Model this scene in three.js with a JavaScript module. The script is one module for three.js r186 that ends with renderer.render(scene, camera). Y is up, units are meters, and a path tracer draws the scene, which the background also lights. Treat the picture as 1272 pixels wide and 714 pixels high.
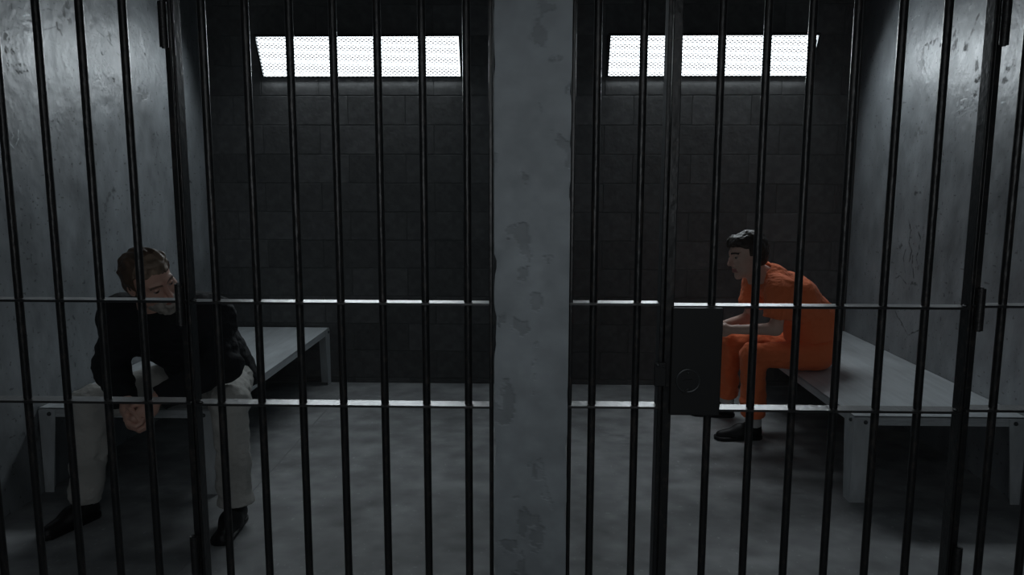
import * as THREE from 'three';
import { RoundedBoxGeometry } from 'three/addons/geometries/RoundedBoxGeometry.js';
import { mergeGeometries } from 'three/addons/utils/BufferGeometryUtils.js';
import { RectAreaLightUniformsLib } from 'three/addons/lights/RectAreaLightUniformsLib.js';

// ---------------------------------------------------------------- camera, light, exposure
const scene = new THREE.Scene();
scene.background = new THREE.Color(0x000000);
const camera = new THREE.PerspectiveCamera(42.12, 1272 / 714, 0.05, 60);
camera.position.set(0, 1.6, 0);
camera.rotation.set(-0.13871, 0.02585, 0.00209, 'YXZ');
const renderer = new THREE.WebGLRenderer({ antialias: true });
renderer.toneMapping = THREE.LinearToneMapping;
renderer.toneMappingExposure = 1.0;
renderer.shadowMap.enabled = true;
RectAreaLightUniformsLib.init();
const CELL_LIGHT = 20.0, CELL_GLOW = 3.0, CELL_TINT = new THREE.Color(0.86, 0.95, 1.0);
const HALL_LIGHT = 5.0, WALL_LAMP = 3.2, HALL_GLOW = 2.0, HALL_TINT = new THREE.Color(0.9, 0.96, 1.0);

// ---------------------------------------------------------------- helpers
let seed = 12345;
const rnd = () => { seed = (seed * 1664525 + 1013904223) >>> 0; return seed / 4294967296; };
const V = (x, y, z) => new THREE.Vector3(x, y, z);
const taken = new Map();
function numbered(name) { const n = taken.get(name) || 0; taken.set(name, n + 1); return n ? `${name}_${String(n).padStart(3, '0')}` : name; }
function mesh(name, geo, mat, parent = scene) {
  const m = new THREE.Mesh(geo, mat); m.name = parent === scene ? numbered(name) : name;
  m.castShadow = m.receiveShadow = true; parent.add(m); return m;
}
function thing(name, label, category, [x, y, z] = [0, 0, 0], turn = 0, group) {
  const o = new THREE.Group(); o.name = numbered(name); o.position.set(x, y, z); o.rotation.y = turn;
  o.userData = { label, category }; if (group) o.userData.group = group; scene.add(o); return o;
}
function struct(o, label) { o.userData = { kind: 'structure', label }; return o; }
const box = (w, h, d, x = 0, y = 0, z = 0) => new THREE.BoxGeometry(w, h, d).translate(x, y, z);
const rbox = (w, h, d, x = 0, y = 0, z = 0, r = 0.003, s = 2) => new RoundedBoxGeometry(w, h, d, s, Math.min(r, w / 2.01, h / 2.01, d / 2.01)).translate(x, y, z);
const merge = (list) => mergeGeometries(list.map((g) => (g.index ? g.toNonIndexed() : g)));
// lattice noise from a seeded table, about -1..1
const LAT = new Float32Array(64 * 64 * 64); for (let i = 0; i < LAT.length; i++) LAT[i] = rnd() * 2 - 1;
function noise3(x, y, z) {
  const X = Math.floor(x), Y = Math.floor(y), Z = Math.floor(z); let u = x - X, v = y - Y, w = z - Z;
  u = u * u * (3 - 2 * u); v = v * v * (3 - 2 * v); w = w * w * (3 - 2 * w);
  const x0 = X & 63, x1 = (X + 1) & 63, y0 = (Y & 63) << 6, y1 = ((Y + 1) & 63) << 6, z0 = (Z & 63) << 12, z1 = ((Z + 1) & 63) << 12;
  const a = LAT[x0 + y0 + z0], b = LAT[x0 + y1 + z0], c = LAT[x0 + y0 + z1], d = LAT[x0 + y1 + z1];
  const e = a + (LAT[x1 + y0 + z0] - a) * u, f = b + (LAT[x1 + y1 + z0] - b) * u, g = c + (LAT[x1 + y0 + z1] - c) * u, h = d + (LAT[x1 + y1 + z1] - d) * u;
  const i = e + (f - e) * v, j = g + (h - g) * v; return i + (j - i) * w;
}
const fbm = (x, y, z, o = 4) => { let s = 0, a = 0.5; for (let i = 0; i < o; i++) { s += a * noise3(x, y, z); x *= 2.03; y *= 2.03; z *= 2.03; a *= 0.5; } return s; };
// textures: f(u, v) -> [r, g, b] sRGB 0..255 (or one height 0..1)
function tex(w, h, f, color) {
  const d = new Uint8Array(w * h * 4);
  for (let j = 0; j < h; j++) for (let i = 0; i < w; i++) {
    const c = f(i / w, j / h), k = (j * w + i) * 4;
    if (color) { d[k] = c[0]; d[k + 1] = c[1]; d[k + 2] = c[2]; } else d[k] = d[k + 1] = d[k + 2] = Math.max(0, Math.min(255, c * 255));
    d[k + 3] = 255;
  }
  const t = new THREE.DataTexture(d, w, h); t.magFilter = THREE.LinearFilter; t.minFilter = THREE.LinearFilter;
  t.wrapS = t.wrapT = THREE.RepeatWrapping; if (color) t.colorSpace = THREE.SRGBColorSpace; t.needsUpdate = true; return t;
}
const tone = (c, k) => [Math.min(255, c[0] * k), Math.min(255, c[1] * k), Math.min(255, c[2] * k)];

// a plate with one face subdivided, uv from 0..1 over the inner face; nx = +1 / -1 faces along x
function wallFace(w, h) { return new THREE.PlaneGeometry(w, h, 1, 1); }

// ---------------------------------------------------------------- dimensions
const XL = -2.53, XR = 2.47, ZB = -5.846, ZC = 1.4, HC = 3.05, ZBAR = -2.2, HB = 2.62;

// ---------------------------------------------------------------- materials
const WALL = [128, 132, 135];
// each mark: [z, y, rz, ry, strength, seed]  in metres on the wall
function wallTexture(marks, lines, sd) {
  const W = 1536, H = 900, zw = ZC - ZB, c = new Float32Array(W * H).fill(1), b = new Float32Array(W * H), r = new Float32Array(W * H);
  for (let j = 0; j < H; j++) for (let i = 0; i < W; i++) {
    const z = ZB + (i / W) * zw, y = (j / H) * HC, k = j * W + i;
    const lo = fbm(z * 1.3, y * 1.3, sd, 4), hi = fbm(z * 14, y * 9, sd + 5, 3), drip = fbm(z * 9, y * 0.9, sd + 9, 3);
    c[k] = 1 + 0.2 * lo + 0.14 * hi + 0.1 * drip + 0.12 * fbm(z * 4, y * 4, sd + 7, 4);
    b[k] = 0.5 + 0.4 * fbm(z * 5, y * 5, sd + 2, 5) + 0.2 * fbm(z * 26, y * 18, sd + 3, 3);
    r[k] = 0.41 + 0.1 * fbm(z * 3.5, y * 3.5, sd + 30, 4) + 0.06 * hi;
    const speck = noise3(z * 60, y * 60, sd + 20); if (speck > 0.83) c[k] *= 0.72;
  }
  for (const [mz, my, rz, ry, s, q] of marks) {
    for (let j = 0; j < H; j++) { const y = (j / H) * HC; if (Math.abs(y - my) > ry * 2.2) continue;
      for (let i = 0; i < W; i++) { const z = ZB + (i / W) * zw; if (Math.abs(z - mz) > rz * 2.2) continue;
        const p = (z - mz) / rz, w = (y - my) / ry, d = Math.hypot(p, w) + 1.3 * fbm(p * 1.7, w * 1.7, q * 3.1, 5) + 0.15;
        const t = Math.max(0, Math.min(1, (1 - d) * 2.5)) * Math.max(0, Math.min(1, 0.6 + 2.2 * fbm(z * 45, y * 38, q + 3, 3))); c[j * W + i] *= 1 - s * t; r[j * W + i] += Math.max(0, s) * 0.4 * t; b[j * W + i] -= 0.12 * t * Math.sign(s); } }
  }
  for (const [pts, s, wd] of lines) for (let n = 0; n + 1 < pts.length; n++) {
    const [z0, y0] = pts[n], [z1, y1] = pts[n + 1], L = Math.hypot(z1 - z0, y1 - y0), st = Math.ceil(L / 0.003);
    for (let q = 0; q <= st; q++) { const z = z0 + (z1 - z0) * q / st + 0.012 * fbm(q * 0.05, n * 3.3, z0 * 9, 3), y = y0 + (y1 - y0) * q / st + 0.012 * fbm(q * 0.05, n * 2.7, y0 * 9 + 30, 3);
      const ci = (z - ZB) / zw * W, cj = y / HC * H, R = Math.ceil(wd / HC * H + 1);
      for (let a = -R; a <= R; a++) for (let e = -R; e <= R; e++) { const i = Math.round(ci + a), j = Math.round(cj + e); if (i < 0 || j < 0 || i >= W || j >= H) continue;
        const dd = Math.hypot((i - ci) * zw / W, (j - cj) * HC / H); const a2 = Math.max(0, Math.min(1, 0.55 + 1.6 * fbm(z * 40, y * 40, 71, 3))); if (dd < wd) { c[j * W + i] *= 1 - s * 0.45 * a2; if (s > 0) r[j * W + i] = Math.max(r[j * W + i], 0.43 + 0.25 * s * a2); } } }
  }
  const map = tex(W, H, (u, v) => { const k = Math.round(v * H) * W + Math.round(u * W); return tone(WALL, Math.max(0.12, c[k])); }, true);
  const bump = tex(W, H, (u, v) => b[Math.round(v * H) * W + Math.round(u * W)]);
  const rough = tex(W, H, (u, v) => r[Math.round(v * H) * W + Math.round(u * W)]);
  for (const t of [map, bump, rough]) t.wrapS = t.wrapT = THREE.ClampToEdgeWrapping;
  return { map, bump, rough };
}
const leftMarks = wallTexture([[-3.677, 2.22, 0.032, 0.036, 0.75, 1], [-3.731, 2.152, 0.071, 0.031, 0.6, 2], [-3.663, 2.157, 0.017, 0.016, 0.6, 3], [-4.158, 2.516, 0.051, 0.087, 0.4, 4], [-4.483, 2.35, 0.021, 0.014, 0.6, 5], [-4.565, 2.456, 0.026, 0.034, 0.45, 6], [-4.593, 2.207, 0.027, 0.019, 0.5, 7], [-4.984, 2.428, 0.021, 0.013, 0.6, 8], [-3.651, 2.283, 0.022, 0.031, 0.4, 9], [-4.451, 1.511, 0.104, 0.072, 0.3, 10], [-5.506, 1.61, 0.059, 0.035, 0.5, 11], [-4.922, 2.179, 0.103, 0.052, 0.25, 12], [-3.85, 2.331, 0.190, 0.081, -0.12, 13], [-4.402, 2.232, 0.248, 0.116, -0.12, 14], [-3.588, 0.329, 0.118, 0.081, 0.3, 15], [-3.991, 1.924, 0.137, 0.064, -0.1, 16]],
  [[[[-3.742, 2.41], [-3.845, 2.428]], -0.4, 0.006], [[[-4.065, 2.442], [-4.068, 2.409], [-4.088, 2.405], [-4.099, 2.382]], 0.6, 0.007], [[[-3.944, 2.473], [-3.998, 2.493], [-4.08, 2.503]], 0.35, 0.004], [[[-4.433, 2.472], [-4.529, 2.445], [-4.677, 2.367]], 0.25, 0.005], [[[-3.748, 2.369], [-3.83, 2.363]], 0.2, 0.004], [[[-3.951, 2.378], [-4.055, 2.415]], 0.25, 0.004], [[[-3.634, 1.849], [-3.647, 1.819], [-3.62, 1.787], [-3.645, 1.765]], -0.4, 0.004], [[[-3.681, 1.86], [-3.686, 1.814], [-3.659, 1.781]], -0.4, 0.004]], 3);
const rightMarks = wallTexture([[-4.845, 2.466, 0.077, 0.025, 0.5, 21], [-4.748, 2.434, 0.037, 0.017, 0.55, 22], [-4.591, 2.424, 0.034, 0.060, 0.45, 23], [-4.467, 2.367, 0.029, 0.054, 0.6, 24], [-4.349, 2.251, 0.035, 0.053, 0.5, 25], [-4.33, 2.174, 0.038, 0.024, 0.7, 26], [-4.341, 2.093, 0.020, 0.018, 0.6, 27], [-4.064, 2.196, 0.047, 0.021, 0.55, 28], [-4.081, 2.129, 0.034, 0.050, 0.5, 29], [-4.959, 2.392, 0.071, 0.076, 0.2, 30], [-4.918, 1.924, 0.080, 0.050, 0.25, 31], [-5.057, 1.176, 0.043, 0.038, 0.4, 32], [-4.854, 0.963, 0.050, 0.016, 0.4, 33], [-4.637, 2.396, 0.221, 0.095, -0.12, 34], [-4.42, 2.048, 0.162, 0.068, -0.1, 35], [-4.881, 1.542, 0.050, 0.021, 0.4, 36], [-4.624, 1.785, 0.022, 0.024, 0.4, 37]],
  [[[[-4.368, 2.53], [-4.418, 2.454], [-4.45, 2.408]], 0.55, 0.009], [[[-4.566, 2.483], [-4.573, 2.421], [-4.592, 2.379]], 0.45, 0.009], [[[-4.939, 2.458], [-4.969, 2.394], [-4.895, 2.294]], 0.25, 0.007], [[[-4.579, 2.009], [-4.458, 2.034], [-4.356, 2.042]], -0.15, 0.005], [[[-4.54, 1.978], [-4.413, 2.003], [-4.322, 2.021]], -0.15, 0.004], [[[-4.106, 2.02], [-4.04, 2.034], [-3.99, 2.045]], -0.2, 0.006], [[[-4.979, 1.373], [-4.937, 1.307], [-4.946, 1.227], [-4.906, 1.168], [-4.927, 1.097]], 0.5, 0.006], [[[-4.868, 1.327], [-4.809, 1.264], [-4.809, 1.197], [-4.839, 1.132], [-4.808, 1.058]], 0.5, 0.006], [[[-4.98, 1.171], [-5.003, 1.105], [-4.969, 1.023]], 0.4, 0.005], [[[-4.881, 1.138], [-4.88, 1.065], [-4.85, 1.001]], 0.45, 0.006], [[[-5.093, 0.97], [-5.03, 0.994], [-4.947, 0.951]], 0.35, 0.005], [[[-5.071, 0.746], [-4.865, 0.621], [-4.694, 0.698]], 0.5, 0.005], [[[-4.995, 0.765], [-4.722, 0.822]], 0.4, 0.004], [[[-5.131, 2.659], [-5.03, 2.663]], -0.25, 0.004]], 13);
const sideMat = (t) => new THREE.MeshStandardMaterial({ map: t.map, bumpMap: t.bump, bumpScale: 0.008, roughness: 1, roughnessMap: t.rough });
const plaster = tex(512, 512, (u, v) => tone(WALL, 0.98 + 0.12 * fbm(u * 8, v * 8, 3.3, 4)), true);
const genericWall = new THREE.MeshStandardMaterial({ map: plaster, roughness: 0.6 });
const darkPaint = new THREE.MeshStandardMaterial({ map: plaster, color: 0x9a9a9a, roughness: 0.7 });
// floor: trowelled concrete
const floorTex = tex(1024, 1024, (u, v) => {
  const x = u * 5.2, z = v * 7.4, s = fbm(x * 1.1, z * 1.1, 1, 5), f = fbm(x * 9, z * 9, 4, 4), st = fbm(x * 2.5, z * 2.5, 9, 4);
let k = 1 + 0.2 * s + 0.24 * f + 0.1 * fbm(x * 5, z * 13, 12, 4) + 0.3 * Math.max(0, st - 0.1) * fbm(x * 22, z * 40, 6, 3); if (noise3(x * 70, z * 70, 2) > 0.9) k *= 1.18; return tone([146, 148, 149], k);
}, true);
const floorBump = tex(1024, 1024, (u, v) => 0.5 + 0.35 * fbm(u * 30, v * 42, 8, 5));
const floorMat = new THREE.MeshStandardMaterial({ map: floorTex, bumpMap: floorBump, bumpScale: 0.004, roughness: 0.62 });
// block wall, four tones of the same dark paint
const blockMats = [0.92, 1, 1.06, 0.97].map((k, i) => {
  const t = tex(128, 64, (u, v) => tone([96, 96, 96], k * (1 + 0.16 * fbm(u * 12, v * 6, i * 7, 4))), true);
  const b = tex(128, 64, (u, v) => 0.5 + 0.5 * fbm(u * 26, v * 13, i * 5 + 2, 3));
  return new THREE.MeshStandardMaterial({ map: t, bumpMap: b, bumpScale: 0.0015, roughness: 0.75 });
});
const mortar = new THREE.MeshStandardMaterial({ color: 0x5e5f5f, roughness: 0.9 });
// black enamel on the steel bars, thick and a little lumpy
const steelBump = tex(128, 512, (u, v) => 0.5 + 0.5 * fbm(u * 10, v * 60, 4, 3));
const steelTex = tex(128, 512, (u, v) => { const w = fbm(u * 8, v * 50, 31, 4); return w > 0.27 ? [44, 40, 38] : tone([24, 25, 26], 1 + 0.25 * w); }, true);
const steel = new THREE.MeshStandardMaterial({ map: steelTex, bumpMap: steelBump, bumpScale: 0.0012, roughness: 0.36 });
const railBump = tex(512, 64, (u, v) => 0.5 + 0.5 * fbm(u * 90, v * 6, 4, 3));
const railMat = new THREE.MeshPhysicalMaterial({ map: steelTex, bumpMap: railBump, bumpScale: 0.0015, roughness: 0.33, clearcoat: 1, clearcoatRoughness: 0.36 });
const lockMat = new THREE.MeshStandardMaterial({ color: 0x0e0f10, roughness: 0.65 });
const wornSteel = new THREE.MeshStandardMaterial({ color: 0x505253, roughness: 0.35, metalness: 0.8 });
const rustWeld = new THREE.MeshStandardMaterial({ color: 0x4a3f39, roughness: 0.5, metalness: 0.3 });
const benchTex = tex(512, 512, (u, v) => { const s = fbm(u * 7, v * 7, 2, 5), m = fbm(u * 40, v * 12, 6, 3); return tone([192, 197, 200], 1 + 0.1 * s + 0.07 * m); }, true);
const benchMat = new THREE.MeshStandardMaterial({ map: benchTex, roughness: 0.45 });
const boltMat = new THREE.MeshStandardMaterial({ color: 0x55585a, roughness: 0.3, metalness: 0.7 });

// ---------------------------------------------------------------- structure
const T = 0.2;
{
  const f = struct(mesh('floor', new THREE.PlaneGeometry(XR - XL + 2 * T, ZC - ZB + 2 * T).rotateX(-Math.PI / 2).translate((XL + XR) / 2, 0, (ZC + ZB) / 2), floorMat), 'worn grey concrete floor running through both cells');
  mesh('slab', box(XR - XL + 2 * T, T, ZC - ZB + 2 * T, (XL + XR) / 2, -T / 2 - 0.001, (ZC + ZB) / 2), mortar, f);
  mesh('joint_filler', box(0.007, 0.002, 3.6, -1.452, 0.001, ZB + 1.82), new THREE.MeshStandardMaterial({ color: 0x8b8d8d, roughness: 0.8 }), f);
  struct(mesh('ceiling', box(XR - XL + 2 * T, T, ZC - ZB + 2 * T, (XL + XR) / 2, HC + T / 2, (ZC + ZB) / 2), darkPaint), 'dark painted ceiling over cells and corridor');
  const side = (name, x, s, t, lab) => {
    const w = ZC - ZB, g = box(T, HC, w, x - s * T / 2, HC / 2, (ZC + ZB) / 2), p = g.attributes.position, uv = g.attributes.uv;
    for (let i = 0; i < p.count; i++) uv.setXY(i, (p.getZ(i) - ZB) / w, p.getY(i) / HC);
    return struct(mesh(name, g, sideMat(t)), lab);
  };
  side('wall_left', XL, 1, leftMarks, 'scuffed grey painted side wall behind the man in black');
  side('wall_right', XR, -1, rightMarks, 'scratched grey painted side wall beside the orange-clad man');
  struct(mesh('wall_corridor', box(XR - XL + 2 * T, HC, T, (XL + XR) / 2, HC / 2, ZC + T / 2), genericWall), 'grey corridor wall facing the cells');
  // back wall of concrete blocks
  const wb = new THREE.Group(); wb.name = numbered('wall_back'); scene.add(wb); struct(wb, 'dark painted concrete block wall at the back of both cells');
  mesh('mortar_bed', box(XR - XL + 2 * T, HC, T, (XL + XR) / 2, HC / 2, ZB - 0.0035 - T / 2), mortar, wb);
  const P = 0.222, L = 0.444, J = 0.005, D = 0.05;
  const cache = new Map();
  const blockGeo = (w, h) => { const k = w.toFixed(3) + h.toFixed(3); if (!cache.has(k)) cache.set(k, new RoundedBoxGeometry(w, h, D, 1, 0.003)); return cache.get(k); };
  for (let r = -1; r < 14; r++) {
    const y0 = Math.max(0, 0.044 + r * P), y1 = Math.min(HC, 0.044 + (r + 1) * P); if (y1 - y0 < 0.03) continue;
    for (const [a, b] of [[XL, -0.105], [0.108, XR]]) {
      for (let x = a - (r & 1 ? L / 2 : 0); x < b; x += L) {
        const x0 = Math.max(a, x), x1 = Math.min(b, x + L); if (x1 - x0 < 0.04) continue;
        const m = mesh('block', blockGeo(x1 - x0 - J, y1 - y0 - J), blockMats[Math.floor(rnd() * 4)], wb);
        m.position.set((x0 + x1) / 2, (y0 + y1) / 2, ZB - D / 2 + (rnd() - 0.5) * 0.0008);
      }
    }
  }
  // dividing wall whose end is the pillar between the cells
  const pw = 0.213, pz0 = -2.1, g = new THREE.BoxGeometry(pw, HC, -ZB + pz0, 10, 150, 2), p = g.attributes.position, uv = g.attributes.uv;
  g.translate(0.0015, HC / 2, (pz0 + ZB) / 2);
  for (let i = 0; i < p.count; i++) {
    const x = p.getX(i), y = p.getY(i), z = p.getZ(i);
    uv.setXY(i, (x + 0.11 + (z - pz0)) / HC, y / HC);
    if (z > pz0 - 0.01) { const e = Math.abs(x - 0.0015) / (pw / 2), chip = Math.max(0, fbm(x * 30, y * 14, 2, 3) - 0.12) * 0.03 * (e > 0.95 ? 1 : 0.4); p.setZ(i, z - chip); if (e > 0.95) p.setX(i, x - Math.sign(x) * chip * 0.5); }
  }
  g.computeVertexNormals();
  const pc = tex(512, 2048, (u, v) => {
    const x = u * HC, y = v * HC; const lo = fbm(x * 3, y * 3, 40, 4), hi = fbm(x * 25, y * 25, 44, 3), ch = fbm(x * 24, y * 15, 47, 5), pa = fbm(x * 4, y * 2.6, 49, 2);
    let k = 1 + 0.14 * lo + 0.1 * hi; if (ch > 0.27 && pa > -0.02) k *= 0.9; return tone([136, 142, 146], k);
  }, true);
  const pb = tex(512, 2048, (u, v) => { const x = u * HC, y = v * HC, ch = fbm(x * 24, y * 15, 47, 5), pa = fbm(x * 4, y * 2.6, 49, 2); return 0.6 + 0.14 * fbm(x * 40, y * 40, 41, 3) - (ch > 0.22 && pa > -0.06 ? Math.min(0.45, (ch - 0.22) * 7) : 0); });
  struct(mesh('wall_divider', g, new THREE.MeshStandardMaterial({ map: pc, bumpMap: pb, bumpScale: 0.005, roughness: 0.62 })), 'chipped grey plaster pillar ending the wall between the cells');
  struct(mesh('wall_front', box(XR - XL, HC - HB, T, (XL + XR) / 2, (HC + HB) / 2, ZBAR), genericWall), 'grey lintel over the bars');
}

// ---------------------------------------------------------------- lit panels high on the back wall
{
  const w = 1.505, len = 0.305, tilt = Math.atan2(0.14, 0.27);
  // expanded metal: flat bonds with thin strands between, staggered
  const parts = [], sx = 0.034, sy = 0.0132, cols = Math.floor(w / sx), rows = Math.floor(len / sy);
  for (let j = 0; j <= rows; j++) for (let i = 0; i <= cols; i++) {
    const x = -w / 2 + 0.006 + (i + (j & 1 ? 0.5 : 0)) * sx, y = -len / 2 + 0.004 + j * sy; if (x > w / 2 - 0.004 || y > len / 2) continue;
    parts.push(new THREE.BoxGeometry(0.018, 0.0074, 0.0035).translate(x, y, 0));
    if (j < rows) for (const s of [-1, 1]) if (Math.abs(x + s * sx / 2) < w / 2) { const g = new THREE.BoxGeometry(Math.hypot(sx / 2, sy), 0.0016, 0.002); g.rotateZ(Math.atan2(sy, s * sx / 2)); parts.push(g.translate(x + s * sx / 4, y + sy / 2, 0)); }
  }
  const grille = merge(parts);
  const glow = new THREE.MeshStandardMaterial({ color: 0xffffff, emissive: CELL_TINT, emissiveIntensity: CELL_GLOW, roughness: 0.6 });
  const frameMat = new THREE.MeshStandardMaterial({ color: 0x2c2d2e, roughness: 0.6 }), grilleMat = new THREE.MeshStandardMaterial({ color: 0x3a3b3c, roughness: 0.5, metalness: 0.4 });
  const make = (cx, label) => {
    const t = thing('light_fixture', label, 'light', [cx, 2.54, -5.76], 0, 'lit panels high on the back wall');
    // wedge housing against the wall (profile in z,y) with a lip round the opening
    const n = V(0, -Math.sin(tilt), Math.cos(tilt)), up = V(0, Math.cos(tilt), Math.sin(tilt));
    const pt = (u, d) => [up.z * u + n.z * d, up.y * u + n.y * d];
    const back = ZB + 5.76 + 0.006, a = pt(-len / 2 - 0.006, -0.012), b = pt(len / 2 + 0.012, -0.012);
    const sh = new THREE.Shape(); sh.moveTo(-a[0], a[1]); sh.lineTo(-b[0], b[1]); sh.lineTo(-back, b[1] + 0.005); sh.lineTo(-back, a[1]); sh.closePath();
    mesh('housing', new THREE.ExtrudeGeometry(sh, { depth: w + 0.03, bevelEnabled: false }).rotateY(Math.PI / 2).translate(-(w + 0.03) / 2, 0, 0), frameMat, t);
    const face = new THREE.Group(); face.rotation.x = tilt; // local z = outward normal, facing down into the cell
    const fr = merge([box(w + 0.03, 0.012, 0.03, 0, len / 2 + 0.006, 0.003), box(w + 0.03, 0.006, 0.014, 0, -len / 2 - 0.003, -0.005), box(0.015, len, 0.03, w / 2 + 0.0075, 0, 0.003), box(0.015, len, 0.03, -w / 2 - 0.0075, 0, 0.003)]);
    mesh('frame', fr.rotateX(tilt), frameMat, t);
    mesh('diffuser', box(w, len, 0.006, 0, 0, -0.008).rotateX(tilt), glow, t);
    const gr = mesh('perforated_cover', grille.clone().translate(0, 0, 0.012).rotateX(tilt), grilleMat, t); gr.userData.kind = 'stuff';
    const l = new THREE.RectAreaLight(CELL_TINT, CELL_LIGHT, w - 0.01, len - 0.01);
    const q = n.clone().multiplyScalar(0.002).add(t.position); l.position.copy(q); l.lookAt(q.clone().add(n)); l.name = 'cell_panel_lamp'; scene.add(l);
  };
  make(-1.2975, 'bright tilted light panel with perforated cover in the cell of the man in black');
  make(1.3255, 'bright tilted light panel with perforated cover in the cell of the man in orange');
}
// pendant strip light hung over the corridor in front of the bars
{
  const y = 2.2, z = -1.15, L = 1.5, t = thing('pendant_light', 'strip light hung from the corridor ceiling in front of the bars', 'light', [0, y, z]);
  mesh('housing', rbox(L + 0.08, 0.05, 0.14, 0, 0.04, 0, 0.008), genericWall, t);
  mesh('diffuser', rbox(L, 0.02, 0.1, 0, 0.006, 0, 0.006), new THREE.MeshStandardMaterial({ color: 0xffffff, emissive: HALL_TINT, emissiveIntensity: HALL_GLOW, roughness: 0.5 }), t);
  for (const s of [-1, 1]) { mesh('end_cap', rbox(0.025, 0.06, 0.13, s * (L / 2 + 0.03), 0.02, 0, 0.006), lockMat, t); mesh('rod', new THREE.CylinderGeometry(0.006, 0.006, HC - y - 0.06, 10).translate(s * 0.5, (HC - y + 0.06) / 2, 0), wornSteel, t); }
  const l = new THREE.RectAreaLight(HALL_TINT, HALL_LIGHT, L - 0.02, 0.09); l.position.set(0, y - 0.008, z); l.lookAt(0, 0, z); l.name = 'corridor_lamp'; scene.add(l);
}

// lit panel on the corridor wall facing the cells
{
  const y = 1.7, w = 1.2, h = 0.5, t = thing('wall_light', 'lit panel on the corridor wall opposite the cells', 'light', [0, y, ZC]);
  mesh('housing', rbox(w + 0.08, h + 0.08, 0.05, 0, 0, -0.025, 0.01), genericWall, t);
  mesh('diffuser', rbox(w, h, 0.012, 0, 0, -0.054, 0.005), new THREE.MeshStandardMaterial({ color: 0xffffff, emissive: HALL_TINT, emissiveIntensity: HALL_GLOW, roughness: 0.5 }), t);
  const l = new THREE.RectAreaLight(HALL_TINT, WALL_LAMP, w - 0.02, h - 0.02); l.position.set(0, y, ZC - 0.064); l.lookAt(0, y, ZC - 2); l.name = 'corridor_wall_lamp'; scene.add(l);
}

// ---------------------------------------------------------------- bars, gates
const BR = 0.0118, RAIL_U = 1.2515, RAIL_L = 0.9385, RT = 0.0075, RD = 0.055;
const barGeo = (() => { const g = new THREE.CylinderGeometry(BR, BR, HB - 0.03, 14, 1, true).translate(0, (HB - 0.03) / 2 + 0.015, 0); const uv = g.attributes.uv; for (let i = 0; i < uv.count; i++) uv.setY(i, uv.getY(i) * 2.3); return g; })();
const bar = (x, parent) => { const m = mesh('bar', barGeo, steel, parent); m.position.x = x; m.rotation.y = rnd() * 6; m.position.z = (rnd() - 0.5) * 0.002; return m; };
const rail = (x0, x1, y, parent, name = 'rail') => { const g = rbox(x1 - x0, RT, RD, (x0 + x1) / 2, y - RT / 2, 0, 0.0015, 1), uv = g.attributes.uv, p = g.attributes.position; for (let i = 0; i < uv.count; i++) uv.setXY(i, p.getX(i) * 1.1, (p.getZ(i) + p.getY(i)) * 8); return mesh(name, g, railMat, parent); };
const flat = (name, x0, x1, d, parent, y0 = 0.012, y1 = HB - 0.012, z = 0) => { const g = rbox(x1 - x0, y1 - y0, d, (x0 + x1) / 2, (y0 + y1) / 2, z, 0.003, 1), uv = g.attributes.uv, p = g.attributes.position; for (let i = 0; i < uv.count; i++) uv.setXY(i, (p.getX(i) + p.getZ(i)) * 8, p.getY(i) * 1.0); return mesh(name, g, steel, parent); };
const sill = (x0, x1, parent) => { mesh('bottom_plate', rbox(x1 - x0, 0.015, 0.06, (x0 + x1) / 2, 0.0075, 0, 0.002, 1), railMat, parent); mesh('top_plate', rbox(x1 - x0, 0.015, 0.06, (x0 + x1) / 2, HB - 0.0075, 0, 0.002, 1), railMat, parent); };
const weld = (x, y, z, s) => { const g = new THREE.SphereGeometry(s, 8, 6), p = g.attributes.position; for (let i = 0; i < p.count; i++) { const k = 1 + 0.4 * noise3(p.getX(i) * 200 + x * 50, p.getY(i) * 200, p.getZ(i) * 200); p.setXYZ(i, p.getX(i) * 1.5 * k, p.getY(i) * 0.8 * k, p.getZ(i) * k); } g.computeVertexNormals(); return g.translate(x, y, z); };
function fixedGrille(label, x0, x1, xs, posts) {
  const t = thing('bar_grille', label, 'bars', [0, 0, ZBAR]);
  sill(x0, x1, t); rail(x0, x1, RAIL_U, t); rail(x0, x1, RAIL_L, t);
  for (const x of xs) bar(x, t);
  for (const [a, b, d] of posts) flat('post', a, b, d, t);
  return t;
}
function hinges(t, x, s) {
  for (const [y0, y1] of [[1.981, 2.105], [1.178, 1.302], [0.385, 0.508]]) {
    const h = mesh('hinge', new THREE.CylinderGeometry(0.0125, 0.0125, y1 - y0, 14).translate(x, (y0 + y1) / 2, 0.029), steel, t);
    mesh('hinge_pin', new THREE.CylinderGeometry(0.007, 0.007, y1 - y0 + 0.006, 10).translate(x, (y0 + y1) / 2, 0.029), wornSteel, h);
    for (const [dx, wy, r] of [[0.005, y0 + 0.012, 0.005], [0.005, y1 - 0.01, 0.006], [0.006, y1 - 0.03, 0.004]]) mesh('weld_bead', weld(x + s * dx, wy, 0.033, r), rustWeld, h);
  }
}
const run = (a, n, d) => Array.from({ length: n }, (_, i) => a + i * d);
hinges(fixedGrille('fixed black bar section left of the hinge post', XL, -1.034, [...run(-2.438, 7, 0.1262), -1.5546, -1.4287, -1.3025, -1.1769], [[-1.053, -1.034, 0.03]]), -1.047, 1);
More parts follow.
